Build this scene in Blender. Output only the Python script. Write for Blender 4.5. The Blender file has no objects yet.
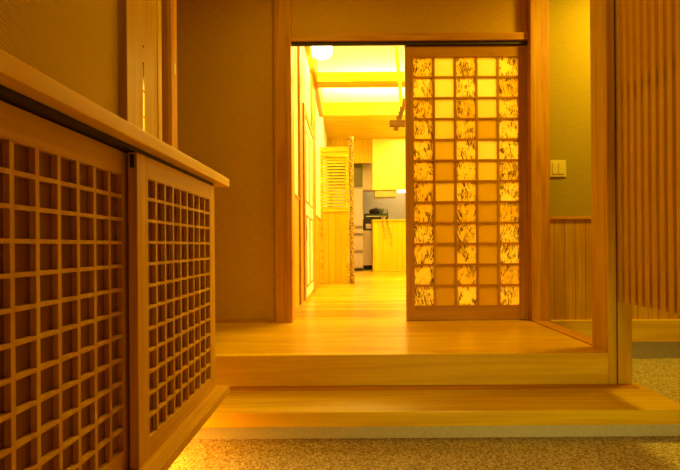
import bpy, bmesh, math, random
from mathutils import Vector, Matrix
random.seed(7)
sc = bpy.context.scene
COL = sc.collection
# World: X right, Y into the picture, Z up; ground (pebble floor) z = 0; camera at (0,0,CH).
CH = 0.828
FL = 0.283      # raised hall floor
ST = 0.126      # lower step
BW = 3.07       # plane of the wall with the lattice door

# ------------------------------------------------------------------ materials
def new_mat(name):
    m = bpy.data.materials.new(name); m.use_nodes = True
    nt = m.node_tree; nt.nodes.clear()
    out = nt.nodes.new('ShaderNodeOutputMaterial'); b = nt.nodes.new('ShaderNodeBsdfPrincipled')
    nt.links.new(b.outputs[0], out.inputs[0])
    return m, nt, b, out
def N(nt, t, **kw):
    n = nt.nodes.new(t)
    for k, v in kw.items(): setattr(n, k, v)
    return n
def ramp(nt, stops):
    r = N(nt, 'ShaderNodeValToRGB'); e = r.color_ramp.elements
    e[0].position, e[0].color = stops[0][0], (*stops[0][1], 1)
    e[1].position, e[1].color = stops[-1][0], (*stops[-1][1], 1)
    for p, c in stops[1:-1]:
        x = e.new(p); x.color = (*c, 1)
    return r
def coords(nt, scale, rot=(0,0,0)):
    tc = N(nt, 'ShaderNodeTexCoord'); mp = N(nt, 'ShaderNodeMapping')
    mp.inputs['Scale'].default_value = scale; mp.inputs['Rotation'].default_value = rot
    nt.links.new(tc.outputs['Object'], mp.inputs[0])
    return tc, mp
def bump(nt, b, src, strength, dist=0.002):
    bp = N(nt, 'ShaderNodeBump'); bp.inputs['Strength'].default_value = strength; bp.inputs['Distance'].default_value = dist
    nt.links.new(src, bp.inputs['Height']); nt.links.new(bp.outputs[0], b.inputs['Normal'])

WG, WB = 1.02, 0.02
def wood(name, c1, c2, axis='Z', rough=0.45, scale=1.0, board=None, knots=0.0, joint=0.0, coat=0.0):
    """Long grain along an axis. board = (axis, width): each board gets its own tone and grain offset."""
    c1 = (c1[0], c1[1]*WG, c1[2]*WB); c2 = (c2[0], c2[1]*WG*0.95, c2[2]*WB)
    m, nt, b, out = new_mat(name)
    s = {'X': (1.2, 22, 22), 'Y': (22, 1.2, 22), 'Z': (22, 22, 1.2)}[axis]
    tc = N(nt, 'ShaderNodeTexCoord')
    src = tc.outputs['Object']; tone = None; edge = None
    if board:
        sep = N(nt, 'ShaderNodeSeparateXYZ'); nt.links.new(src, sep.inputs[0])
        dv = N(nt, 'ShaderNodeMath', operation='DIVIDE'); dv.inputs[1].default_value = board[1]
        nt.links.new(sep.outputs[board[0]], dv.inputs[0])
        fl = N(nt, 'ShaderNodeMath', operation='FLOOR'); nt.links.new(dv.outputs[0], fl.inputs[0])
        wn = N(nt, 'ShaderNodeTexWhiteNoise', noise_dimensions='1D'); nt.links.new(fl.outputs[0], wn.inputs['W'])
        tone = wn.outputs['Value']
        off = N(nt, 'ShaderNodeVectorMath', operation='SCALE'); nt.links.new(wn.outputs['Color'], off.inputs[0]); off.inputs['Scale'].default_value = 9.0
        ad = N(nt, 'ShaderNodeVectorMath', operation='ADD'); nt.links.new(src, ad.inputs[0]); nt.links.new(off.outputs[0], ad.inputs[1])
        src = ad.outputs[0]
        fr = N(nt, 'ShaderNodeMath', operation='FRACT'); nt.links.new(dv.outputs[0], fr.inputs[0])
        a1 = N(nt, 'ShaderNodeMath', operation='LESS_THAN'); nt.links.new(fr.outputs[0], a1.inputs[0]); a1.inputs[1].default_value = joint / board[1]
        edge = a1.outputs[0]
    mp = N(nt, 'ShaderNodeMapping'); mp.inputs['Scale'].default_value = tuple(v*scale for v in s)
    nt.links.new(src, mp.inputs[0])
    n1 = N(nt, 'ShaderNodeTexNoise'); n1.inputs['Scale'].default_value = 1.0; n1.inputs['Detail'].default_value = 4; n1.inputs['Distortion'].default_value = 1.2
    nt.links.new(mp.outputs[0], n1.inputs['Vector'])
    mp2 = N(nt, 'ShaderNodeMapping'); mp2.inputs['Scale'].default_value = tuple(v*scale*(7 if v > 2 else 2) for v in s)
    nt.links.new(src, mp2.inputs[0])
    n2 = N(nt, 'ShaderNodeTexNoise'); n2.inputs['Scale'].default_value = 1.0; n2.inputs['Detail'].default_value = 2
    nt.links.new(mp2.outputs[0], n2.inputs['Vector'])
    mx = N(nt, 'ShaderNodeMath', operation='MULTIPLY_ADD'); nt.links.new(n2.outputs['Fac'], mx.inputs[0]); mx.inputs[1].default_value = 0.35
    nt.links.new(n1.outputs['Fac'], mx.inputs[2])
    last = mx.outputs[0]
    if tone is not None:
        t2 = N(nt, 'ShaderNodeMath', operation='MULTIPLY_ADD'); nt.links.new(tone, t2.inputs[0]); t2.inputs[1].default_value = 0.28
        nt.links.new(last, t2.inputs[2]); last = t2.outputs[0]
    lo = 0.45 if tone is None else 0.5
    r = ramp(nt, [(lo, c1), (lo + 0.38, c2)]); nt.links.new(last, r.inputs[0])
    colr = r.outputs[0]
    if knots > 0:
        mk = N(nt, 'ShaderNodeMapping'); mk.inputs['Scale'].default_value = {'X': (1.8, 7, 0), 'Y': (6, 1.6, 6), 'Z': (6, 6, 1.6)}[axis]
        nt.links.new(src, mk.inputs[0])
        vo = N(nt, 'ShaderNodeTexVoronoi'); vo.inputs['Scale'].default_value = 1.0; nt.links.new(mk.outputs[0], vo.inputs['Vector'])
        kr = ramp(nt, [(0.08, (knots,)*3), (0.17, (0,)*3)]); nt.links.new(vo.outputs['Distance'], kr.inputs[0])
        mm = N(nt, 'ShaderNodeMix', data_type='RGBA'); nt.links.new(kr.outputs[0], mm.inputs[0]); nt.links.new(colr, mm.inputs[6])
        mm.inputs[7].default_value = (c2[0]*0.35, c2[1]*0.28, c2[2]*0.2, 1); colr = mm.outputs[2]
    if edge is not None and joint > 0:
        mm = N(nt, 'ShaderNodeMix', data_type='RGBA'); nt.links.new(edge, mm.inputs[0]); nt.links.new(colr, mm.inputs[6])
        mm.inputs[7].default_value = (c2[0]*0.45, c2[1]*0.4, c2[2]*0.35, 1); colr = mm.outputs[2]
    nt.links.new(colr, b.inputs['Base Color'])
    b.inputs['Roughness'].default_value = rough; b.inputs['Specular IOR Level'].default_value = 0.2
    b.inputs['Coat Weight'].default_value = coat; b.inputs['Coat Roughness'].default_value = 0.25
    bump(nt, b, n2.outputs['Fac'], 0.15, 0.001)
    return m

def plaster(name, col, kind='fine', rough=0.9):
    m, nt, b, out = new_mat(name)
    if kind == 'diagonal':      # woven paper, slanting ribs
        tc, mp = coords(nt, (1, 1, 1), (math.radians(28), 0, 0))
        w = N(nt, 'ShaderNodeTexWave', wave_type='BANDS', bands_direction='Z'); w.inputs['Scale'].default_value = 30; w.inputs['Distortion'].default_value = 5.0
        w.inputs['Detail'].default_value = 2
        nt.links.new(mp.outputs[0], w.inputs['Vector']); h = w.outputs['Fac']; st = 1.0
    elif kind == 'linen':
        tc, mp = coords(nt, (18, 18, 160))
        w = N(nt, 'ShaderNodeTexNoise'); w.inputs['Scale'].default_value = 1; w.inputs['Detail'].default_value = 3
        nt.links.new(mp.outputs[0], w.inputs['Vector']); h = w.outputs['Fac']; st = 0.5
    else:
        tc, mp = coords(nt, (60, 60, 60))
        w = N(nt, 'ShaderNodeTexNoise'); w.inputs['Scale'].default_value = 1; w.inputs['Detail'].default_value = 4
        nt.links.new(mp.outputs[0], w.inputs['Vector']); h = w.outputs['Fac']; st = 0.25
    r = ramp(nt, [(0.3, tuple(c*(0.80 if kind == 'diagonal' else 0.86) for c in col)), (0.7, col)]); nt.links.new(h, r.inputs[0])
    nt.links.new(r.outputs[0], b.inputs['Base Color']); b.inputs['Roughness'].default_value = rough
    b.inputs['Specular IOR Level'].default_value = 0.2
    bump(nt, b, h, st, 0.002)
    return m
def plain(name, col, rough=0.5, metal=0.0):
    m, nt, b, out = new_mat(name)
    tc, mp = coords(nt, (40, 40, 40)); n = N(nt, 'ShaderNodeTexNoise'); n.inputs['Scale'].default_value = 1
    nt.links.new(mp.outputs[0], n.inputs['Vector'])
    r = ramp(nt, [(0.3, tuple(c*0.94 for c in col)), (0.7, col)]); nt.links.new(n.outputs['Fac'], r.inputs[0])
    nt.links.new(r.outputs[0], b.inputs['Base Color']); b.inputs['Roughness'].default_value = rough; b.inputs['Metallic'].default_value = metal
    return m
def emit(name, col, s):
    m, nt, b, out = new_mat(name)
    b.inputs['Base Color'].default_value = (*col, 1); b.inputs['Emission Color'].default_value = (*col, 1); b.inputs['Emission Strength'].default_value = s
    return m

HIN1, HIN2 = (0.76, 0.50, 0.26), (0.56, 0.31, 0.13)
M = {}
M['post']    = wood('hinoki_post', (0.70,0.34,0.20), (0.50,0.20,0.10), 'Z')
M['sill']    = wood('reddish_sill', (0.62,0.28,0.12), (0.50,0.20,0.08), 'Y')
M['framew']  = wood('frame_wood', (0.54,0.31,0.12), (0.42,0.22,0.08), 'Z')
M['postr']   = wood('hinoki_post_pale', (0.72,0.45,0.20), (0.54,0.30,0.10), 'Z')
M['postx']   = wood('hinoki_header', (0.70,0.34,0.20), (0.50,0.20,0.10), 'X')
M['posty']   = wood('hinoki_long', HIN1, HIN2, 'Y')
M['cabx']    = wood('cabinet_wood_along', (0.82,0.48,0.1), (0.60,0.31,0.06), 'Y', scale=0.8)
M['cabz']    = wood('cabinet_wood_upright', (0.82,0.48,0.1), (0.60,0.31,0.06), 'Z')
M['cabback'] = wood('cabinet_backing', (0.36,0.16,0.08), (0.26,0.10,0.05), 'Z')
M['counter'] = wood('counter_wood', (0.95,0.62,0.1), (0.84,0.48,0.06), 'Y', scale=0.6, rough=0.42)
M['plat']    = wood('platform_boards', (0.80,0.47,0.16), (0.58,0.30,0.08), 'X', rough=0.30, board=('Y', 0.24), joint=0.002, coat=0.12)
M['step']    = wood('step_boards', (0.78,0.52,0.24), (0.58,0.34,0.11), 'X', rough=0.35, scale=0.6, board=('Y', 0.19), joint=0.0, coat=0.1)
M['riser']   = wood('riser_wood', (0.86,0.58,0.20), (0.68,0.42,0.10), 'X', rough=0.4, scale=0.7)
M['inner']   = wood('inner_floor_boards', (0.86,0.66,0.9), (0.40,0.22,0.12), 'X', rough=0.28, board=('Y', 0.12), joint=0.003, knots=0.9, coat=0.3)
M['wains']   = wood('wainscot_boards', (0.72,0.42,0.20), (0.55,0.28,0.12), 'Z', board=('X', 0.075), joint=0.004)
M['wainsin'] = wood('inner_wainscot', (0.80,0.56,0.28), (0.64,0.42,0.12), 'Z', board=('X', 0.10), joint=0.004)
M['wainsiny']= wood('inner_wainscot_side', (0.74,0.48,0.24), (0.60,0.36,0.15), 'Z', board=('Y', 0.10), joint=0.0)
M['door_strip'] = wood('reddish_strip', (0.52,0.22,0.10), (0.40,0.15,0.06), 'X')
M['slat']    = wood('slat_wood', (0.72,0.44,0.22), (0.55,0.28,0.12), 'Z')
M['door']    = wood('door_wood', (0.62,0.30,0.15), (0.46,0.19,0.08), 'Z')
M['doorx']   = wood('door_wood_across', (0.62,0.30,0.15), (0.46,0.19,0.08), 'X')
M['ceilw']   = wood('ceiling_boards', (0.80,0.55,0.28), (0.66,0.40,0.18), 'Y', board=('X', 0.18), joint=0.003)
M['beam']    = wood('beam_wood', (0.84,0.62,0.6), (0.50,0.32,0.14), 'X')
M['rack']    = wood('dark_rack_wood', (0.16,0.07,0.10), (0.10,0.04,0.03), 'X')
M['beamy']   = wood('beam_wood_long', (0.62,0.32,0.12), (0.46,0.22,0.07), 'Y')
M['inpost']  = wood('inner_post', (0.62,0.30,0.10), (0.46,0.20,0.06), 'Z')
M['wall_l']  = plaster('woven_wallpaper', (0.52,0.30,0.012), 'diagonal')
M['wall_b']  = plaster('brown_plaster', (0.70,0.40,0.01), 'linen')
M['wall_r']  = plaster('cream_plaster', (0.44,0.31,0.02), 'linen')
M['white']   = plaster('white_plaster', (0.90,0.88,0.80), 'fine')
M['ivory']   = plaster('kitchen_plaster', (0.50,0.46,0.36), 'fine')
M['concrete']= plaster('concrete', (0.52,0.47,0.36), 'fine')
M['track']   = plain('dark_track', (0.03,0.015,0.008), 0.6)
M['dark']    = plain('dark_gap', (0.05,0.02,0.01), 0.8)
M['plate']   = plain('switch_plastic', (0.82,0.66,0.16), 0.4)
M['metal']   = plain('dark_metal', (0.03,0.02,0.015), 0.5, 0.5)
M['black']   = plain('black_plastic', (0.006,0.005,0.005), 0.6)
M['fridge']  = plain('fridge_pink_silver', (0.46,0.36,0.40), 0.35)
M['fridged'] = plain('fridge_seam', (0.22,0.17,0.13), 0.5)
M['kwhite']  = plain('kitchen_unit_cream', (0.80,0.64,0.55), 0.35)
M['olive']   = plain('olive_panel', (0.16,0.14,0.05), 0.6)
M['yellow']  = plain('yellow_lacquer', (0.90,0.74,0.10), 0.3)
M['hood']    = plain('hood_metal', (0.42,0.34,0.10), 0.4)
M['steel']   = plain('steel', (0.6,0.55,0.5), 0.3, 0.8)
M['leaf']    = plain('leaf_green', (0.05,0.11,0.01), 0.6)
M['pot']     = plain('terracotta', (0.45,0.28,0.12), 0.7)
M['lamp']    = emit('lamp_glow', (1, 0.85, 0.5), 14)
M['tube']    = emit('tube_glow', (1, 0.8, 0.5), 6)

def gravel_mat():
    m, nt, b, out = new_mat('washed_pebbles')
    tc, mp = coords(nt, (1, 1, 1))
    v = N(nt, 'ShaderNodeTexVoronoi'); v.inputs['Scale'].default_value = 150; nt.links.new(mp.outputs[0], v.inputs['Vector'])
    sp = N(nt, 'ShaderNodeSeparateColor'); nt.links.new(v.outputs['Color'], sp.inputs[0])
    r = ramp(nt, [(0.0, (0.36,0.22,0.10)), (0.35, (0.64,0.47,0.27)), (0.7, (0.88,0.70,0.44)), (1.0, (0.96,0.84,0.62))])
    nt.links.new(sp.outputs[0], r.inputs[0])
    d = ramp(nt, [(0.0, (1,1,1)), (0.75, (0.15,0.15,0.15))]); nt.links.new(v.outputs['Distance'], d.inputs[0])
    mm = N(nt, 'ShaderNodeMix', data_type='RGBA', blend_type='MULTIPLY'); mm.inputs[0].default_value = 0.6
    nt.links.new(r.outputs[0], mm.inputs[6]); nt.links.new(d.outputs[0], mm.inputs[7])
    nt.links.new(mm.outputs[2], b.inputs['Base Color']); b.inputs['Roughness'].default_value = 0.7
    bump(nt, b, d.outputs[0], 0.6, 0.003)
    return m
M['gravel'] = gravel_mat()

def paper_mat(name, twigs, seed):
    """washi sheet behind the lattice: lets the lamp light of the room through; the dark bark fibres lie in the paper"""
    m, nt, b, out = new_mat(name)
    nt.nodes.remove(b)
    tc = N(nt, 'ShaderNodeTexCoord')
    # each sheet is cut per opening: its own tone, in plain panes partly painted lamp glow
    sep = N(nt, 'ShaderNodeSeparateXYZ'); nt.links.new(tc.outputs['Object'], sep.inputs[0])
    cells = []
    oi = N(nt, 'ShaderNodeObjectInfo'); rs = N(nt, 'ShaderNodeMath', operation='MULTIPLY'); nt.links.new(oi.outputs['Random'], rs.inputs[0]); rs.inputs[1].default_value = 37
    for ax, w, o in (('X', 0.1552, 0.0), ('Z', 0.1502, 0.0)):
        a = N(nt, 'ShaderNodeMath', operation='ADD'); nt.links.new(sep.outputs[ax], a.inputs[0]); a.inputs[1].default_value = o
        dv = N(nt, 'ShaderNodeMath', operation='DIVIDE'); nt.links.new(a.outputs[0], dv.inputs[0]); dv.inputs[1].default_value = w
        f = N(nt, 'ShaderNodeMath', operation='FLOOR'); nt.links.new(dv.outputs[0], f.inputs[0]); cells.append(f.outputs[0])
    cb = N(nt, 'ShaderNodeCombineXYZ'); nt.links.new(cells[0], cb.inputs[0]); nt.links.new(cells[1], cb.inputs[1]); nt.links.new(rs.outputs[0], cb.inputs[2])
    wn = N(nt, 'ShaderNodeTexWhiteNoise', noise_dimensions='3D'); nt.links.new(cb.outputs[0], wn.inputs['Vector'])
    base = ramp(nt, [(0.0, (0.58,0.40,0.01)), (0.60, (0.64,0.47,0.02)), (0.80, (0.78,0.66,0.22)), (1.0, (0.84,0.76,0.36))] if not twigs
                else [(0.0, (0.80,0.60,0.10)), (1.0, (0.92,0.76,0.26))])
    if twigs: nt.links.new(wn.outputs['Value'], base.inputs[0])
    else:       # upper rows painted paler, imitating the lamp behind the paper
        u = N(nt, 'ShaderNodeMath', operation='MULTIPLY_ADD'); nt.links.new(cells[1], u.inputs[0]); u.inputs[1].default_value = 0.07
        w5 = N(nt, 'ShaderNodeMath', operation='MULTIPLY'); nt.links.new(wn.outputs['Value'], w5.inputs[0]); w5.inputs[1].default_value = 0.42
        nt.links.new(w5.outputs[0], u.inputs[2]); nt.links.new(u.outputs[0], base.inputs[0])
    colr = base.outputs[0]
    if twigs:
        sc3 = N(nt, 'ShaderNodeVectorMath', operation='SCALE'); nt.links.new(wn.outputs['Color'], sc3.inputs[0]); sc3.inputs['Scale'].default_value = 5
        ad = N(nt, 'ShaderNodeVectorMath', operation='ADD'); nt.links.new(tc.outputs['Object'], ad.inputs[0]); nt.links.new(sc3.outputs[0], ad.inputs[1])
        total = None
        for rot, thr, s in ((16, 0.05, (60, 1, 7)), (-20, 0.05, (64, 1, 8)), (3, 0.045, (70, 1, 9))):
            mp = N(nt, 'ShaderNodeMapping'); mp.inputs['Rotation'].default_value = (0, math.radians(rot), 0); nt.links.new(ad.outputs[0], mp.inputs[0])
            mq = N(nt, 'ShaderNodeMapping'); mq.inputs['Scale'].default_value = s; mq.inputs['Location'].default_value = (rot, seed, rot*2); nt.links.new(mp.outputs[0], mq.inputs[0])
            n = N(nt, 'ShaderNodeTexNoise'); n.inputs['Scale'].default_value = 1; n.inputs['Detail'].default_value = 1.5; n.inputs['Distortion'].default_value = 0.6
            nt.links.new(mq.outputs[0], n.inputs['Vector'])
            s1 = N(nt, 'ShaderNodeMath', operation='SUBTRACT'); nt.links.new(n.outputs['Fac'], s1.inputs[0]); s1.inputs[1].default_value = 0.5
            a1 = N(nt, 'ShaderNodeMath', operation='ABSOLUTE'); nt.links.new(s1.outputs[0], a1.inputs[0])
            l1 = N(nt, 'ShaderNodeMapRange'); nt.links.new(a1.outputs[0], l1.inputs[0]); l1.inputs[1].default_value = 0.0; l1.inputs[2].default_value = thr
            l1.inputs[3].default_value = 1.0; l1.inputs[4].default_value = 0.0
            # break the lines up
            n2 = N(nt, 'ShaderNodeTexNoise'); n2.inputs['Scale'].default_value = 16; nt.links.new(mp.outputs[0], n2.inputs['Vector'])
            g = N(nt, 'ShaderNodeMath', operation='GREATER_THAN'); nt.links.new(n2.outputs['Fac'], g.inputs[0]); g.inputs[1].default_value = 0.53
            mu = N(nt, 'ShaderNodeMath', operation='MULTIPLY'); nt.links.new(l1.outputs[0], mu.inputs[0]); nt.links.new(g.outputs[0], mu.inputs[1])
            if total is None: total = mu.outputs[0]
            else:
                mxn = N(nt, 'ShaderNodeMath', operation='MAXIMUM'); nt.links.new(total, mxn.inputs[0]); nt.links.new(mu.outputs[0], mxn.inputs[1]); total = mxn.outputs[0]
        mm = N(nt, 'ShaderNodeMix', data_type='RGBA'); nt.links.new(total, mm.inputs[0]); nt.links.new(colr, mm.inputs[6]); mm.inputs[7].default_value = (0.10, 0.035, 0.004, 1)
        colr = mm.outputs[2]
    d = N(nt, 'ShaderNodeBsdfDiffuse'); t = N(nt, 'ShaderNodeBsdfTranslucent'); mix = N(nt, 'ShaderNodeMixShader'); mix.inputs[0].default_value = 0.72
    nt.links.new(colr, d.inputs[0]); nt.links.new(colr, t.inputs[0])
    nt.links.new(d.outputs[0], mix.inputs[1]); nt.links.new(t.outputs[0], mix.inputs[2]); nt.links.new(mix.outputs[0], out.inputs[0])
    return m
def slit_mat():
    m, nt, b, out = new_mat('slit_washi'); nt.nodes.remove(b)
    tc, mp = coords(nt, (90, 90, 30)); n = N(nt, 'ShaderNodeTexNoise'); n.inputs['Scale'].default_value = 1; nt.links.new(mp.outputs[0], n.inputs['Vector'])
    r = ramp(nt, [(0.3, (0.80,0.66,0.36)), (0.7, (0.88,0.76,0.46))]); nt.links.new(n.outputs['Fac'], r.inputs[0])
    d = N(nt, 'ShaderNodeBsdfDiffuse'); t = N(nt, 'ShaderNodeBsdfTranslucent'); mix = N(nt, 'ShaderNodeMixShader'); mix.inputs[0].default_value = 0.7
    nt.links.new(r.outputs[0], d.inputs[0]); nt.links.new(r.outputs[0], t.inputs[0])
    nt.links.new(d.outputs[0], mix.inputs[1]); nt.links.new(t.outputs[0], mix.inputs[2]); nt.links.new(mix.outputs[0], out.inputs[0])
    return m
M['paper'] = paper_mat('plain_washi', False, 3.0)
M['slitpaper'] = slit_mat()
M['twig']  = paper_mat('bark_fibre_washi', True, 11.0)

def bark_mat():
    m, nt, b, out = new_mat('speckled_bark')
    tc, mp = coords(nt, (45, 45, 28))
    n = N(nt, 'ShaderNodeTexNoise'); n.inputs['Scale'].default_value = 1.6; n.inputs['Detail'].default_value = 3; nt.links.new(mp.outputs[0], n.inputs['Vector'])
    r = ramp(nt, [(0.44, (0.10,0.05,0.01)), (0.5, (0.38,0.24,0.03)), (0.58, (0.52,0.36,0.05))]); nt.links.new(n.outputs['Fac'], r.inputs[0])
    nt.links.new(r.outputs[0], b.inputs['Base Color']); b.inputs['Roughness'].default_value = 0.7; bump(nt, b, n.outputs['Fac'], 0.6, 0.01)
    return m
M['bark'] = bark_mat()

# ------------------------------------------------------------------ mesh helpers
class MB:
    def __init__(s): s.bm = bmesh.new()
    def box(s, x0, x1, y0, y1, z0, z1, bev=0.0):
        t = bmesh.new()
        bmesh.ops.create_cube(t, size=1.0)
        for v in t.verts:
            v.co = Vector((x0 + (v.co.x+0.5)*(x1-x0), y0 + (v.co.y+0.5)*(y1-y0), z0 + (v.co.z+0.5)*(z1-z0)))
        if bev > 0:
            bmesh.ops.bevel(t, geom=t.edges[:], offset=bev, segments=2, profile=0.6, affect='EDGES')
        s.merge(t); return s
    def merge(s, t):
        me = bpy.data.meshes.new('t'); t.to_mesh(me); t.free(); s.bm.from_mesh(me); bpy.data.meshes.remove(me)
    def cyl(s, p0, p1, r0, r1=None, seg=14):
        r1 = r0 if r1 is None else r1
        p0, p1 = Vector(p0), Vector(p1); d = p1 - p0
        t = bmesh.new(); bmesh.ops.create_cone(t, cap_ends=True, segments=seg, radius1=r0, radius2=r1, depth=d.length)
        q = Vector((0,0,1)).rotation_difference(d.normalized()).to_matrix().to_4x4()
        bmesh.ops.transform(t, matrix=Matrix.Translation((p0+p1)/2) @ q, verts=t.verts); s.merge(t); return s
    def sphere(s, c, r, sz=1.0, seg=20):
        t = bmesh.new(); bmesh.ops.create_uvsphere(t, u_segments=seg, v_segments=seg//2, radius=r)
        bmesh.ops.transform(t, matrix=Matrix.Translation(c) @ Matrix.Diagonal((1,1,sz,1)), verts=t.verts); s.merge(t); return s
    def lathe(s, prof, c, seg=20):
        vs = [[s.bm.verts.new((c[0]+r*math.cos(2*math.pi*k/seg), c[1]+r*math.sin(2*math.pi*k/seg), c[2]+z)) for k in range(seg)] for r, z in prof]
        for i in range(len(prof)-1):
            for k in range(seg):
                s.bm.faces.new((vs[i][k], vs[i][(k+1)%seg], vs[i+1][(k+1)%seg], vs[i+1][k]))
        s.bm.faces.new(vs[0][::-1]); s.bm.faces.new(vs[-1]); return s
    def quad(s, pts):
        s.bm.faces.new([s.bm.verts.new(p) for p in pts]); return s
    def build(s, name, mat, parent=None, smooth=False):
        me = bpy.data.meshes.new(name); bmesh.ops.recalc_face_normals(s.bm, faces=s.bm.faces[:]) ; s.bm.to_mesh(me); s.bm.free()
        me.materials.append(mat)
        if smooth:
            for p in me.polygons: p.use_smooth = True
        # origin at the base centre of the mesh
        xs = [v.co for v in me.vertices]
        c = Vector(((min(v.x for v in xs)+max(v.x for v in xs))/2, (min(v.y for v in xs)+max(v.y for v in xs))/2, min(v.z for v in xs)))
        if parent is None:
            o = bpy.data.objects.new(name, me); COL.objects.link(o)
            me.transform(Matrix.Translation(-c)); o.location = c
        else:
            o = bpy.data.objects.new(name, me); COL.objects.link(o)
            o.parent = parent
            w = Vector((0,0,0)); p = parent
            while p is not None: w += p.location; p = p.parent
            me.transform(Matrix.Translation(-c)); o.location = c - w
        return o
def tag(o, label, cat, group=None, kind=None):
    if label: o['label'] = label
    if cat: o['category'] = cat
    if group: o['group'] = group
    if kind: o['kind'] = kind
    return o
def thing(name, loc, label, cat, group=None, kind=None):
    o = bpy.data.objects.new(name, None); COL.objects.link(o); o.location = loc; o.empty_display_size = 0.1
    return tag(o, label, cat, group, kind)
def struct(name, mb, mat, label, cat):
    o = mb.build(name, mat); return tag(o, label, cat, kind='structure')
_tn = [0]
def trim(mb, mat, label, cat='trim'):
    _tn[0] += 1
    return struct('trim_%d' % _tn[0], mb, mat, label, cat)

# ------------------------------------------------------------------ floors
struct('floor', MB().box(-2.6, 3.2, -1.6, BW, -0.10, 0.0), M['gravel'], 'washed pebble floor of the sunken entrance', 'floor')
HL = -2.4       # hall runs on to the left behind the entrance wall
PE = 1.32       # right edge of the raised floor boards
o = struct('floor', MB().box(HL, 1.314, 2.135, BW+0.13, FL-0.04, FL, 0.003), M['plat'], 'raised wooden hall floor in front of the lattice door', 'floor')
trim(MB().box(HL, 1.304, 2.127, 2.157, ST+0.0, FL+0.0005, 0.004), M['riser'], 'wooden riser below the front edge of the raised hall floor', 'riser')
trim(MB().box(1.318, 1.422, 2.27, BW-0.02, ST-0.0, FL+0.004, 0.004), M['sill'], 'reddish wooden sill along the right edge of the hall floor', 'sill')
trim(MB().box(HL, 1.40, 2.17, BW, 0.0, FL-0.045), M['concrete'], 'concrete footing under the raised hall floor', 'footing')

st = thing('entrance_step', (0.2, 1.95, 0), 'long low wooden step in front of the raised hall floor', 'step')
MB().box(-0.95, 1.46, 1.798, 2.125, ST-0.064, ST, 0.004).build('tread', M['step'], st)
MB().box(1.424, 1.46, 2.125, 2.20, ST-0.064, ST, 0.003).build('tread_end', M['step'], st)
MB().box(-0.95, 1.42, 2.066, 2.126, ST, ST+0.003, 0.001).build('rear_strip', M['door_strip'], st)  # reddish rear board, its dark tone partly painted shadow below the riser
MB().box(-0.93, 1.43, 1.83, 2.16, 0.0, ST-0.064).build('concrete_base', M['concrete'], st)

struct('floor', MB().box(-0.412, 3.0, BW+0.13, 11.0, FL-0.05, FL), M['inner'], 'bright knotty board floor of the room beyond the door', 'floor')

# ------------------------------------------------------------------ hall walls
DT = CH + 1.449     # top of the door opening (2.277)
HT = 2.80           # hall ceiling
wl, wr = -0.517, 1.44
struct('wall_back', MB().box(HL, wl, BW, BW+0.12, FL, HT), M['wall_b'], 'brown plaster wall left of the doorway', 'wall')
struct('wall_back', MB().box(-0.412, 1.314, BW+0.02, BW+0.12, CH+1.526, HT), M['wall_b'], 'plaster panel above the lattice door', 'wall')
wb = struct('wall_back', MB().box(wr, 3.2, BW, BW+0.12, 1.03, HT), M['wall_r'], 'cream plaster wall with a light switch right of the lattice door', 'wall')
struct('wall_back', MB().box(wr, 3.2, BW, BW+0.12, FL, 1.01), M['wains'], 'vertical board wainscot below the cream plaster', 'wainscot')
trim(MB().box(wr, 3.2, BW-0.012, BW+0.12, 1.01, 1.03, 0.002), M['postx'], 'thin wooden rail on top of the wainscot', 'rail')
trim(MB().box(1.43, 3.2, BW-0.03, BW+0.12, ST, FL, 0.004), M['riser'], 'wooden band at the foot of the wainscot', 'trim')
struct('wall_back', MB().box(1.43, 3.2, BW, BW+0.12, 0.0, ST), M['concrete'], 'concrete plinth under the wooden band at the right', 'wall')
trim(MB().box(-0.517, -0.392, BW-0.03, BW+0.14, FL, HT, 0.004), M['post'], 'square wooden post left of the doorway', 'post')
trim(MB().box(1.314, wr+0.005, BW-0.05, BW+0.14, FL, HT, 0.004), M['post'], 'square wooden post right of the lattice door', 'post')
struct('baseboard_back', MB().box(-1.2, wl, BW-0.012, BW, FL, FL+0.022, 0.002), M['postx'], 'low baseboard under the brown wall', 'baseboard')
trim(MB().box(-0.392, 1.314, BW-0.02, BW+0.03, CH+1.474, CH+1.526, 0.004), M['postx'], 'wooden door header over the doorway', 'header')
trim(MB().box(-0.392, 1.314, BW-0.004, BW+0.011, DT, CH+1.473).box(0.43, 1.314, BW+0.011, BW+0.055, DT, CH+1.473), M['track'], 'dark sliding track under the door header', 'track')
trim(MB().box(-0.392, 1.314, BW+0.0305, BW+0.14, CH+1.520, CH+1.60), M['postx'], 'plain board behind the door header', 'track')
trim(MB().box(1.272, 1.312, BW+0.0, BW+0.02, CH+1.528, HT, 0.002), M['post'], 'narrow upright strip over the right end of the header', 'batten')  # narrow upright strip in post wood above the header

# ------------------------------------------------------------------ lattice sliding door (door_1)
dx0, dx1, dz0, dz1 = 0.430, 1.312, FL+0.003, DT-0.002
dy0, dy1 = BW+0.012, BW+0.045
D = thing('door_1', ((dx0+dx1)/2, dy0, dz0), 'wooden lattice sliding door glazed with glowing fibre paper, right of the doorway', 'door', kind='structure')
lx0, lx1 = dx0+0.060, dx1-0.060
gz1 = CH + 1.367; gz0 = CH - 0.436
MB().box(dx0, lx0, dy0, dy1, dz0, dz1, 0.002).box(lx1, dx1, dy0, dy1, dz0, dz1, 0.002).build('stile', M['door'], D)
MB().box(lx0, lx1, dy0, dy1, gz1, dz1, 0.002).build('top_rail', M['doorx'], D)
MB().box(lx0, lx1, dy0, dy1, dz0, gz0, 0.002).build('bottom_rail', M['doorx'], D)
pw = (lx1-lx0+0.016)/5; ph = (gz1-gz0+0.014)/12
lat = MB()
for k in range(1, 5): lat.box(lx0+k*pw-0.016, lx0+k*pw, dy0+0.004, dy1-0.004, gz0, gz1)
lat.build('lattice_upright', M['door'], D)
lat = MB()
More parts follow.
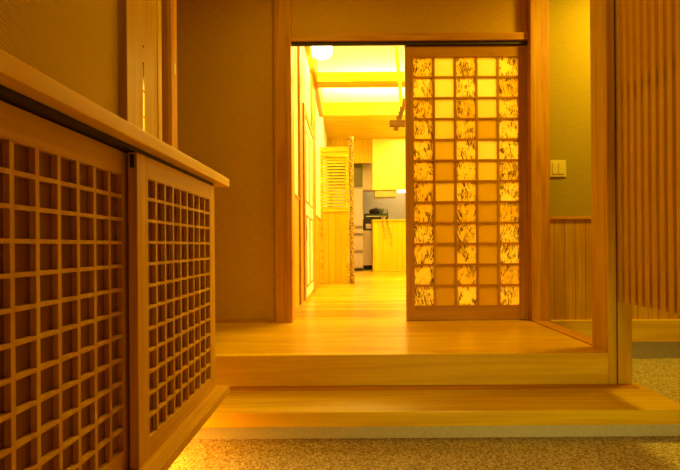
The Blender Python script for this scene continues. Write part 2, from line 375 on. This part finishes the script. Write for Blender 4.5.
for k in range(1, 12): lat.box(lx0, lx1, dy0+0.006, dy1-0.006, gz0+k*ph-0.014, gz0+k*ph)
lat.build('lattice_crossbar', M['doorx'], D)
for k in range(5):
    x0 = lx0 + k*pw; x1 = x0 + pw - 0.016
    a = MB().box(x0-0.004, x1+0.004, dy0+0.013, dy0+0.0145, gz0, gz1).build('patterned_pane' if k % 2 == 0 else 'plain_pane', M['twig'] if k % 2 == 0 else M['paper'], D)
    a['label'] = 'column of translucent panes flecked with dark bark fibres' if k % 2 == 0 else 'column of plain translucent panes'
    # object-space cells of the paper line up with the openings
    me = a.data; sh = Vector(((x1-x0)/2 + 0.0, 0, 0)); me.transform(Matrix.Translation(sh)); a.location -= sh

trim(MB().box(0.43, 1.314, dy0+0.004, dy1-0.004, FL, FL+0.0028), M['track'], 'thin dark floor track under the lattice door', 'track')
# ------------------------------------------------------------------ light switch
sw = thing('light_switch', (1.525, BW, CH+0.491), 'square two-gang light switch on the cream plaster wall', 'switch')
MB().box(1.467, 1.583, BW-0.009, BW, CH+0.488, CH+0.608, 0.003).build('plate', M['plate'], sw)
MB().box(1.482, 1.523, BW-0.013, BW-0.009, CH+0.508, CH+0.588, 0.0015).build('rocker', M['plate'], sw)
MB().box(1.527, 1.568, BW-0.013, BW-0.009, CH+0.508, CH+0.588, 0.0015).build('rocker', M['plate'], sw)

# ------------------------------------------------------------------ left entrance wall with its sliding shutter
WX = -0.93
struct('wall_left', MB().box(WX-0.12, WX, -1.6, 1.736, 0.0, HT), M['wall_l'], 'woven beige wallpapered wall above the shoe cabinet', 'wall')
trim(MB().box(WX-0.03, -0.893, 1.736, 1.872, ST, HT, 0.002), M['framew'], 'pale wooden frame at the end of the papered wall', 'frame')
trim(MB().box(WX-0.03, -0.900, 1.896, 2.030, ST, HT, 0.0015), M['framew'], 'flat upright board right of the bright slit', 'board')
trim(MB().box(WX-0.03, -0.896, 2.030, 2.071, ST, HT, 0.002), M['slat'], 'thin lighter batten beside the flat upright board', 'batten')
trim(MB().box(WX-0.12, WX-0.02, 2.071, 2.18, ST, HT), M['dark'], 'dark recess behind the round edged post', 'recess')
trim(MB().box(WX-0.12, -0.891, 2.18, 2.262, ST, HT, 0.022), M['post'], 'round edged wooden post where the entrance wall ends', 'post')
trim(MB().box(WX-0.01, -0.898, 1.872, 1.896, CH+0.899, HT), M['framew'], 'wooden filler strip over the bright slit', 'filler')
trim(MB().box(WX-0.01, -0.898, 1.872, 1.896, CH+0.822, CH+0.885), M['framew'], 'small wooden block in the slit', 'filler')
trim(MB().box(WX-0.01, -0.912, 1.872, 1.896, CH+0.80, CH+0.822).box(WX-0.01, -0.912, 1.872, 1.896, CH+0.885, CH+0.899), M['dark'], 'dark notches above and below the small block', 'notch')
wn_ = thing('window_1', (-0.905, 1.884, ST), 'narrow glowing paper slit between the wooden boards at the left', 'window', kind='structure')
MB().box(-0.9000, -0.8994, 1.872, 1.896, ST, CH+0.80).build('paper', M['slitpaper'], wn_)
q = MB()
for z in (0.46, 0.575, 0.69): q.box(-0.8994, -0.896, 1.872, 1.896, CH+z, CH+z+0.007)
q.build('glazing_bar', M['post'], wn_)
pl = tag(MB().box(-0.8925, -0.889, 2.205, 2.222, CH+0.90, CH+0.955, 0.001).build('door_catch', M['plate']), 'small pale catch plate on the round edged post', 'catch')

# ------------------------------------------------------------------ shoe cabinet
d1, d2 = -0.550, -0.583
Zt, Zb = CH+0.2535, CH-0.585
cab = thing('shoe_cabinet', (-0.75, 1.0, Zb-0.03), 'wall hung wooden shoe cabinet with two lattice sliding doors', 'cabinet')
MB().box(WX+0.001, d2-0.028, -0.05, 1.768, Zb, Zt, 0.002).build('body', M['cabx'], cab)
MB().box(WX+0.001, -0.500, -0.05, 1.80, Zb-0.032, Zb-0.001, 0.003).build('bottom_board', M['cabx'], cab)
MB().box(d2-0.027, -0.556, -0.05, 1.775, Zt+0.0005, Zt+0.0105).build('upper_track', M['track'], cab)
MB().box(d1-0.003, -0.504, 0.0, 1.79, Zb-0.0008, Zb+0.0020).build('lower_rail', M['cabx'], cab)
def lattice_door(xf, y0, y1, ya, yb, n, za, zb, rows):
    """xf = face plane (towards the aisle); y0..y1 door, ya..yb and za..zb its opening"""
    th = 0.024
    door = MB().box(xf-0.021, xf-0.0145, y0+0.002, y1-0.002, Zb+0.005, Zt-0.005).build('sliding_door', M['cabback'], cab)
    MB().box(xf-th, xf, y0, ya, Zb+0.003, Zt-0.003, 0.0015).build('stile', M['cabz'], door)
    MB().box(xf-th, xf, yb, y1, Zb+0.003, Zt-0.003, 0.0015).build('stile', M['cabz'], door)
    MB().box(xf-th, xf, ya, yb, zb, Zt-0.003, 0.0015).build('top_rail', M['cabx'], door)
    MB().box(xf-th, xf, ya, yb, Zb+0.003, za, 0.0015).build('bottom_rail', M['cabx'], door)
    g = MB(); b = 0.010
    p = (yb-ya+b)/n
    for k in range(1, n): g.box(xf-0.014, xf-0.0015, ya+k*p-b, ya+k*p, za, zb)
    q = (zb-za+b)/rows
    for k in range(1, rows): g.box(xf-0.013, xf-0.001, ya, yb, za+k*q-b*0.85, za+k*q)
    lat = g.build('lattice', M['cabz'], door)
    return door
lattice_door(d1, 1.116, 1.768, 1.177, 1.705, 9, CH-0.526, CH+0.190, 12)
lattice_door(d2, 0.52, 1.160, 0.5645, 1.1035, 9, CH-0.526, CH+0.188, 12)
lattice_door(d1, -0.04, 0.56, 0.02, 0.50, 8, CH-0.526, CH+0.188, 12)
MB().box(d1-0.016, d1-0.006, 1.109, 1.1158, Zt-0.045, Zt-0.010, 0.002).build('door_catch', M['metal'], cab)
tag(MB().box(WX+0.001, -0.52, -0.05, 1.89, CH+0.265, CH+0.301, 0.003).build('countertop', M['counter']), 'long pale wooden countertop over the shoe cabinet', 'countertop')

# ------------------------------------------------------------------ right post and hanging slat screen
P = MB().box(1.304, 1.346, 2.127, 2.268, ST, HT, 0.003).box(1.354, 1.424, 2.127, 2.268, ST, HT, 0.003).box(1.346, 1.354, 2.150, 2.268, ST, HT)
trim(P, M['postr'], 'tall square wooden post with a dark groove beside the slat screen', 'post')
scr = thing('slat_screen', (1.36, 1.3, CH-0.287), 'hanging screen of narrow vertical wooden slats right of the grooved post', 'screen')
y = 2.118
while y > 0.25:
    MB().box(1.350, 1.376, y-0.0278, y, CH-0.287, HT-0.02, 0.0015).build('slat', M['slat'], scr); y -= 0.0472
for z in (CH-0.165, CH+0.75, CH+1.65):
    MB().box(1.3765, 1.392, 0.2, 2.126, z, z+0.036, 0.002).build('rail', M['slat'], scr)
MB().box(1.345, 1.40, 0.2, 2.126, HT-0.02, HT-0.001).build('top_rail', M['slat'], scr)

# ------------------------------------------------------------------ rest of the entrance shell
struct('ceiling', MB().box(HL, 3.2, -1.6, BW+0.12, HT, HT+0.1), M['ceilw'], 'wooden ceiling of the entrance and hall', 'ceiling')
struct('wall_right', MB().box(3.2, 3.3, -1.6, BW+0.12, -0.1, HT+0.1), M['wall_r'], 'plaster side wall of the entrance far to the right', 'wall')
struct('wall_front', MB().box(HL-0.1, 3.3, -1.7, -1.6, -0.1, HT+0.1), M['wall_b'], 'wall behind the viewer at the street side', 'wall')
struct('wall_left', MB().box(HL-0.1, HL, -1.6, BW+0.12, -0.1, HT+0.1), M['wall_b'], 'end wall of the hall far to the left', 'wall')

# ------------------------------------------------------------------ inner room
IX = -0.412; IC = CH+2.50; y0 = BW+0.14
struct('wall_left', MB().box(IX-0.1, IX, y0, 10.9, CH+0.41, IC), M['white'], 'bright plaster side wall of the inner room', 'wall')
struct('wall_left', MB().box(IX-0.1, IX+0.004, y0, 10.9, FL, CH+0.395), M['wainsiny'], 'wooden wainscot of the inner side wall', 'wainscot')
trim(MB().box(IX-0.05, IX+0.014, y0, 3.62, CH+0.395, CH+0.413, 0.002), M['beamy'], 'sloping looking dado rail on the inner side wall', 'rail')
trim(MB().box(IX-0.05, IX+0.014, 3.90, 10.0, CH+0.395, CH+0.413, 0.002), M['beamy'], 'far length of dado rail on the inner side wall', 'rail')
struct('baseboard_left', MB().box(IX, IX+0.014, y0, 10.0, FL, FL+0.05, 0.002), M['inner'], 'pale baseboard of the inner side wall', 'baseboard')
trim(MB().box(IX-0.05, IX+0.02, 3.62, 3.84, FL+0.05, IC, 0.003), M['inpost'], 'orange wooden post in the inner side wall', 'post')
trim(MB().box(IX-0.05, IX+0.06, y0, 6.6, CH+2.0, CH+2.26, 0.004), M['beamy'], 'long wooden wall plate high on the inner side wall', 'beam')
trim(MB().box(IX-0.05, IX+0.022, 4.90, 5.45, FL, CH+1.999, 0.003), M['inpost'], 'wide orange post standing in for the shaded recess beside the side door', 'post')  # solid post put where the recess only has orange shading
sd = thing('door_2', (IX, 4.4, FL), 'tall pale panelled door in the inner side wall', 'door', kind='structure')
MB().box(IX+0.002, IX+0.026, 3.96, 4.86, FL+0.052, CH+1.22, 0.003).build('door_leaf', M['white'], sd)
fr = MB().box(IX+0.002, IX+0.034, 3.84, 3.95, FL+0.05, CH+1.30, 0.002).box(IX+0.002, IX+0.034, 3.95, 4.90, CH+1.23, CH+1.30, 0.002)
fr.build('door_frame', M['beamy'], sd)
for a, b in ((4.05, 4.38), (4.46, 4.78)):
    q = MB()
    for z0, z1 in ((FL+0.15, CH+0.30), (CH+0.42, CH+1.12)):
        q.box(IX+0.026, IX+0.030, a, a+0.02, z0, z1).box(IX+0.026, IX+0.030, b-0.02, b, z0, z1).box(IX+0.026, IX+0.030, a, b, z0, z0+0.02).box(IX+0.026, IX+0.030, a, b, z1-0.02, z1)
    q.build('door_moulding', M['beamy'], sd)
MB().box(IX+0.026, IX+0.040, 3.99, 4.02, CH+0.05, CH+0.2, 0.003).build('door_handle', M['steel'], sd)

struct('ceiling', MB().box(IX-0.1, 3.1, y0, 10.9, IC, IC+0.08), M['white'], 'high white ceiling of the inner room', 'ceiling')
struct('wall_right', MB().box(3.0, 3.1, y0, 10.9, FL, IC), M['white'], 'right side wall of the inner room, behind the lattice door', 'wall')
struct('wall_front', MB().box(-0.412, 3.1, BW+0.12, y0, CH+1.601, IC), M['white'], 'inner face of the wall over the doorway', 'wall')
struct('wall_front', MB().box(1.45, 3.1, BW+0.12, y0, FL, CH+1.53), M['white'], 'inner face of the wall right of the doorway', 'wall')
trim(MB().box(IX+0.061, 3.0, 5.17, 5.38, CH+2.0, CH+2.12, 0.005), M['beam'], 'nearer pale wooden cross beam of the inner room', 'beam')
trim(MB().box(IX, 3.0, 7.40, 7.50, CH+2.28, IC, 0.004), M['beam'], 'pale wooden fascia where the kitchen ceiling begins', 'beam')
struct('ceiling', MB().box(IX, 3.0, 7.50, 10.9, CH+2.28, CH+2.34), M['beam'], 'lower wooden ceiling of the kitchen', 'ceiling')
struct('wall_back', MB().box(IX, 3.0, 10.3, 10.4, FL, CH+2.28), M['ivory'], 'beige splashback wall behind the kitchen units', 'wall')
struct('wall_back', MB().box(IX, 0.55, 9.10, 9.20, CH+1.78, CH+2.28), M['wainsin'], 'orange bulkhead over the refrigerator', 'wall')

# louvred partition and log post
lp = thing('louvred_partition', (-0.19, 6.2, FL), 'low partition with louvres above and boards below, beside the log post', 'partition')
px0, px1 = -0.385, 0.035; y1 = 6.2
zt = CH+1.442; lz1 = CH+1.30; lz0 = CH+0.575
MB().box(px0, px1, y1-0.02, y1+0.06, zt-0.07, zt, 0.004).build('top_board', M['beam'], lp)
MB().box(px0, px0+0.045, y1, y1+0.04, FL, zt-0.07, 0.002).box(px1-0.045, px1, y1, y1+0.04, FL, zt-0.07, 0.002).box(px0+0.045, px1-0.045, y1, y1+0.04, lz1, zt-0.07, 0.002).box(px0+0.045, px1-0.045, y1, y1+0.04, lz0-0.10, lz0, 0.002).build('frame', M['beam'], lp)
n = 16
for k in range(n):
    z = lz0 + 0.01 + k*(lz1-lz0-0.01)/n
    t = MB(); t.box(px0+0.046, px1-0.046, -0.022, 0.022, -0.004, 0.004)
    bmesh.ops.transform(t.bm, matrix=Matrix.Translation((0, y1+0.02, z+0.02)) @ Matrix.Rotation(math.radians(48), 4, 'X'), verts=t.bm.verts)
    t.build('louvre', M['beam'], lp)
MB().box(px0+0.045, px1-0.045, y1+0.008, y1+0.03, FL, lz0-0.10).build('board_panel', M['wainsin'], lp)
MB().box(px0+0.0, px1, y1-0.02, y1+0.05, CH+0.50, CH+0.54, 0.003).build('middle_rail', M['beam'], lp)
lg = MB(); prof = []
for k in range(31):
    z = k/30*(CH+1.60-FL); prof.append((0.031+0.003*math.sin(k*1.7)+0.003*math.sin(k*0.6+1), z))
tag(lg.lathe(prof, (0.074, 6.20, FL), 18).build('log_post', M['bark'], smooth=True), 'slim speckled log post at the end of the louvred partition', 'post')

# globe pendant
pd = thing('pendant_lamp', (-0.256, 4.6, CH+2.0), 'glowing round pendant lamp near the inner ceiling', 'lamp')
MB().sphere((-0.256, 4.6, CH+2.13), 0.115, 0.9, 24).build('globe', M['lamp'], pd, True)
MB().cyl((-0.256, 4.6, CH+2.235), (-0.256, 4.6, IC), 0.012).build('stem', M['steel'], pd)
MB().cyl((-0.256, 4.6, IC-0.02), (-0.256, 4.6, IC), 0.05).build('ceiling_rose', M['white'], pd)

# hanging drying rack by the door edge
hr = thing('hanging_rack', (0.62, 5.0, CH+1.34), 'brown wooden rack with black pegs hanging on a pale pole beside the lattice door', 'rack')
MB().cyl((0.585, 5.0, IC), (0.655, 5.0, CH+1.62), 0.022).build('pole', M['beam'], hr)
MB().box(0.51, 0.76, 4.97, 5.03, CH+1.40, CH+1.47, 0.006).build('crossbar', M['rack'], hr)
t = MB(); A = Vector((0.58, 5.0, CH+1.36)); B = Vector((0.70, 5.0, CH+1.72)); t.cyl(A, B, 0.028); t.build('arm', M['rack'], hr)
for k in range(5):
    c = A.lerp(B, 0.25+0.16*k); MB().sphere((c.x-0.03, c.y-0.01, c.z), 0.012, 1, 10).build('peg', M['black'], hr)

# ------------------------------------------------------------------ kitchen
pn = thing('kitchen_peninsula', (1.3, 9.2, FL), 'wooden fronted kitchen counter facing the room', 'counter')
MB().box(0.55, 2.99, 9.0, 9.4, FL, CH+0.525, 0.004).build('front_panel', M['wainsin'], pn)
MB().box(0.54, 2.99, 8.97, 9.55, CH+0.525, CH+0.555, 0.004).build('top', M['beam'], pn)
uc = thing('upper_cabinet', (1.3, 9.2, CH+1.19), 'bright yellow upper cabinet hanging over the kitchen counter', 'cabinet')
MB().box(0.55, 2.99, 9.02, 9.40, CH+1.186, CH+2.279).build('body', M['yellow'], uc)
for k in range(3):
    MB().box(0.553+k*0.80, 0.553+k*0.80+0.79, 9.0, 9.02, CH+1.19, CH+2.27, 0.003).build('door', M['yellow'], uc)
hd = tag(MB().box(0.60, 1.06, 9.05, 9.38, CH+1.04, CH+1.185, 0.01).build('range_hood', M['hood']), 'shallow dull metal hood under the yellow cabinet', 'hood')
MB().box(1.08, 1.5, 9.03, 9.09, CH+1.13, CH+1.186, 0.01).build('tube_light', M['tube'], uc)['label'] = 'short bright tube light'
fg = thing('refrigerator', (0.05, 9.6, FL), 'pinkish silver refrigerator behind the log post', 'refrigerator')
MB().box(-0.30, 0.355, 9.36, 9.95, FL, CH+1.31, 0.006).build('body', M['fridge'], fg)
zz = [FL+0.05, CH-0.115, CH+0.26, CH+0.42, CH+1.30]
for a, b in zip(zz[:-1], zz[1:]):
    dd = MB().box(-0.298, 0.353, 9.30, 9.355, a+0.015, b-0.015, 0.006).build('door', M['fridge'], fg)
    MB().box(-0.28, 0.345, 9.292, 9.31, b-0.045, b-0.017, 0.003).build('handle', M['fridged'], dd)
MB().box(-0.29, 0.345, 9.33, 9.36, FL, FL+0.05).build('kick_plate', M['black'], fg)
tag(MB().box(0.0, 0.355, 9.40, 9.95, CH+1.33, CH+1.84, 0.004).build('niche_block', M['olive']), 'dark olive block standing in for the niche wall over the refrigerator', 'cabinet')  # block added in place of the dark niche wall above the fridge
wc = thing('wall_cabinet', (0.47, 9.8, CH+1.26), 'small cream wall cabinet right of the refrigerator', 'cabinet')
MB().box(0.358, 0.585, 9.62, 10.0, CH+1.265, CH+1.86, 0.003).build('body', M['kwhite'], wc)
MB().box(0.360, 0.583, 9.60, 9.62, CH+1.268, CH+1.857, 0.003).build('door', M['kwhite'], wc)
bu = thing('base_unit', (0.9, 9.9, FL), 'cream kitchen base unit with drawers beside the refrigerator', 'cabinet')
MB().box(0.365, 2.9, 9.62, 10.28, FL+0.10, CH+0.32, 0.003).build('body', M['kwhite'], bu)
MB().box(0.360, 2.9, 9.59, 10.29, CH+0.32, CH+0.345, 0.003).build('worktop', M['steel'], bu)
MB().box(0.37, 2.9, 9.65, 10.2, FL, FL+0.10).build('kick_plate', M['black'], bu)
for a, b in ((FL+0.11, CH+0.03), (CH+0.04, CH+0.17), (CH+0.18, CH+0.31)):
    dd = MB().box(0.37, 1.0, 9.60, 9.62, a, b, 0.003).build('drawer', M['kwhite'], bu)
    MB().box(0.40, 0.97, 9.588, 9.60, b-0.02, b-0.008, 0.002).build('handle', M['steel'], dd)
mw = thing('microwave', (0.5, 9.8, CH+0.345), 'black microwave oven on the kitchen worktop', 'microwave')
MB().box(0.375, 0.93, 9.64, 9.98, CH+0.3455, CH+0.61, 0.008).build('body', M['black'], mw)
MB().box(0.43, 0.56, 9.628, 9.64, CH+0.39, CH+0.50, 0.003).build('door_window', M['kwhite'], mw)
ts = thing('toaster_oven', (0.7, 9.8, CH+0.61), 'wide black toaster oven on top of the microwave', 'toaster oven')
MB().box(0.40, 0.94, 9.62, 9.95, CH+0.611, CH+0.73, 0.01).build('body', M['black'], ts)
MB().box(0.44, 0.90, 9.605, 9.62, CH+0.66, CH+0.675, 0.003).build('handle', M['steel'], ts)
tr = MB().lathe([(0.10,0),(0.16,0.03),(0.17,0.05),(0.165,0.09),(0.10,0.12),(0.03,0.13),(0.02,0.15)], (0.68, 9.78, CH+0.731), 20)
tag(tr.build('cooking_pot', M['metal'], smooth=True), 'dark lidded cooking pot on top of the toaster oven', 'pot')
pt = thing('trailing_plant', (0.78, 9.05, CH+0.555), 'potted plant trailing down the front of the kitchen counter', 'plant')
MB().lathe([(0.035,0),(0.05,0.06),(0.055,0.07)], (0.78, 9.05, CH+0.555), 14).build('pot', M['pot'], pt)
lf = MB(); stv = MB()
def leaf(mb, c, s):
    a = random.uniform(0, 6.28); u = Vector((math.cos(a), 0.35*math.sin(a), math.sin(a)))*s; v = Vector((-math.sin(a)*0.5, -0.3, math.cos(a)*0.5))*s*0.8
    mb.quad([c-u, c+v*0.5, c+u, c-v*0.5])
for k in range(46):
    leaf(lf, Vector((0.78+random.uniform(-.09,.09), 9.03+random.uniform(-.05,.04), CH+0.64+random.uniform(-.01,.15))), random.uniform(.02,.04))
for s in range(5):
    x = 0.72+0.03*s; p = Vector((x, 9.0, CH+0.63)); L = [0.25, 0.42, 0.58, 0.38, 0.2][s]
    q = Vector((x+random.uniform(-.03,.05), 8.955, CH+0.56)); stv.cyl(p, q, 0.003, seg=6)
    for k in range(int(L/0.05)):
        r = q + Vector((random.uniform(-.015,.03), 0, -0.05)); stv.cyl(q, r, 0.0025, seg=6); q = r
        leaf(lf, q + Vector((random.uniform(-.02,.02), -0.01, 0)), random.uniform(.022,.04))
lf.build('leaf', M['leaf'], pt).__setitem__('kind', 'stuff'); stv.build('stem', M['leaf'], pt)

# ------------------------------------------------------------------ lights
WARM = (1.0, 0.70, 0.035)
def area(name, loc, size, power, col, rot=(0,0,0), sy=None, spread=180):
    l = bpy.data.lights.new(name, 'AREA'); l.energy = power; l.color = col; l.size = size; l.spread = math.radians(spread)
    if sy: l.shape = 'RECTANGLE'; l.size_y = sy
    o = bpy.data.objects.new(name, l); COL.objects.link(o); o.location = loc; o.rotation_euler = rot; return o
def point(name, loc, power, col, r=0.05):
    l = bpy.data.lights.new(name, 'POINT'); l.energy = power; l.color = col; l.shadow_soft_size = r
    o = bpy.data.objects.new(name, l); COL.objects.link(o); o.location = loc; return o
RW = (1.0, 0.68, 0.08)
area('room_ceiling_light', (1.2, 4.6, IC-0.03), 1.6, 135, RW)
area('room_ceiling_light_far', (1.3, 6.6, IC-0.03), 1.6, 95, RW)
point('pendant_bulb', (-0.256, 4.6, CH+1.96), 12, RW, 0.1)
area('kitchen_light', (1.5, 8.3, CH+2.26), 1.0, 45, (1.0, 0.66, 0.12))
area('kitchen_task_light', (1.3, 9.75, CH+1.9), 0.6, 20, (1.0, 0.72, 0.36))
area('hall_downlight', (2.05, 2.45, HT-0.02), 0.25, 42, WARM)
area('entrance_fill', (0.0, 1.65, HT-0.02), 0.5, 9, WARM)  # soft fill without a fixture, added for the camera-facing surfaces
area('low_fill', (0.9, -0.8, 0.45), 0.3, 6, (1.0, 0.80, 0.15), rot=(math.radians(68), 0, 0), spread=75)  # unseen low fill added to brighten riser, step and pebbles
area('hall_fill', (-0.2, 2.35, HT-0.02), 0.5, 3, WARM)  # weak fill added over the platform to light the brown wall
area('under_cabinet_light', (-0.76, 0.9, Zb-0.04), 0.08, 16, (1.0, 0.44, 0.02), sy=1.75)

area('side_lamp', (-1.25, 1.884, CH+0.6), 0.02, 6, WARM, rot=(0, math.radians(-90), 0), sy=0.5, spread=50)
area('ceiling_fill', (0.9, 6.5, CH+2.05), 2.2, 110, (1.0, 0.78, 0.2), rot=(math.radians(180), 0, 0), sy=0.4)  # free-floating uplight added to whiten the ceiling before the kitchen
w = bpy.data.worlds.new('World'); sc.world = w; w.use_nodes = True
w.node_tree.nodes['Background'].inputs[0].default_value = (1, 0.5, 0.1, 1); w.node_tree.nodes['Background'].inputs[1].default_value = 0.003

# ------------------------------------------------------------------ camera
cd = bpy.data.cameras.new('camera'); cam = bpy.data.objects.new('camera', cd); COL.objects.link(cam)
cd.sensor_width = 36; cd.lens = 425/680*36; cd.clip_start = 0.02
cd.shift_x = -7/680; cd.shift_y = 11/680
cam.matrix_world = Matrix.Translation((0, 0, CH)) @ Matrix.Rotation(math.radians(90), 4, 'X') @ Matrix.Rotation(math.radians(-0.4), 4, 'Z')
sc.camera = cam
sc.view_settings.view_transform = 'Standard'; sc.view_settings.look = 'None'; sc.view_settings.gamma = 1; sc.view_settings.use_curve_mapping = False
sc.view_settings.exposure = 0
sc.cycles.use_denoising = True
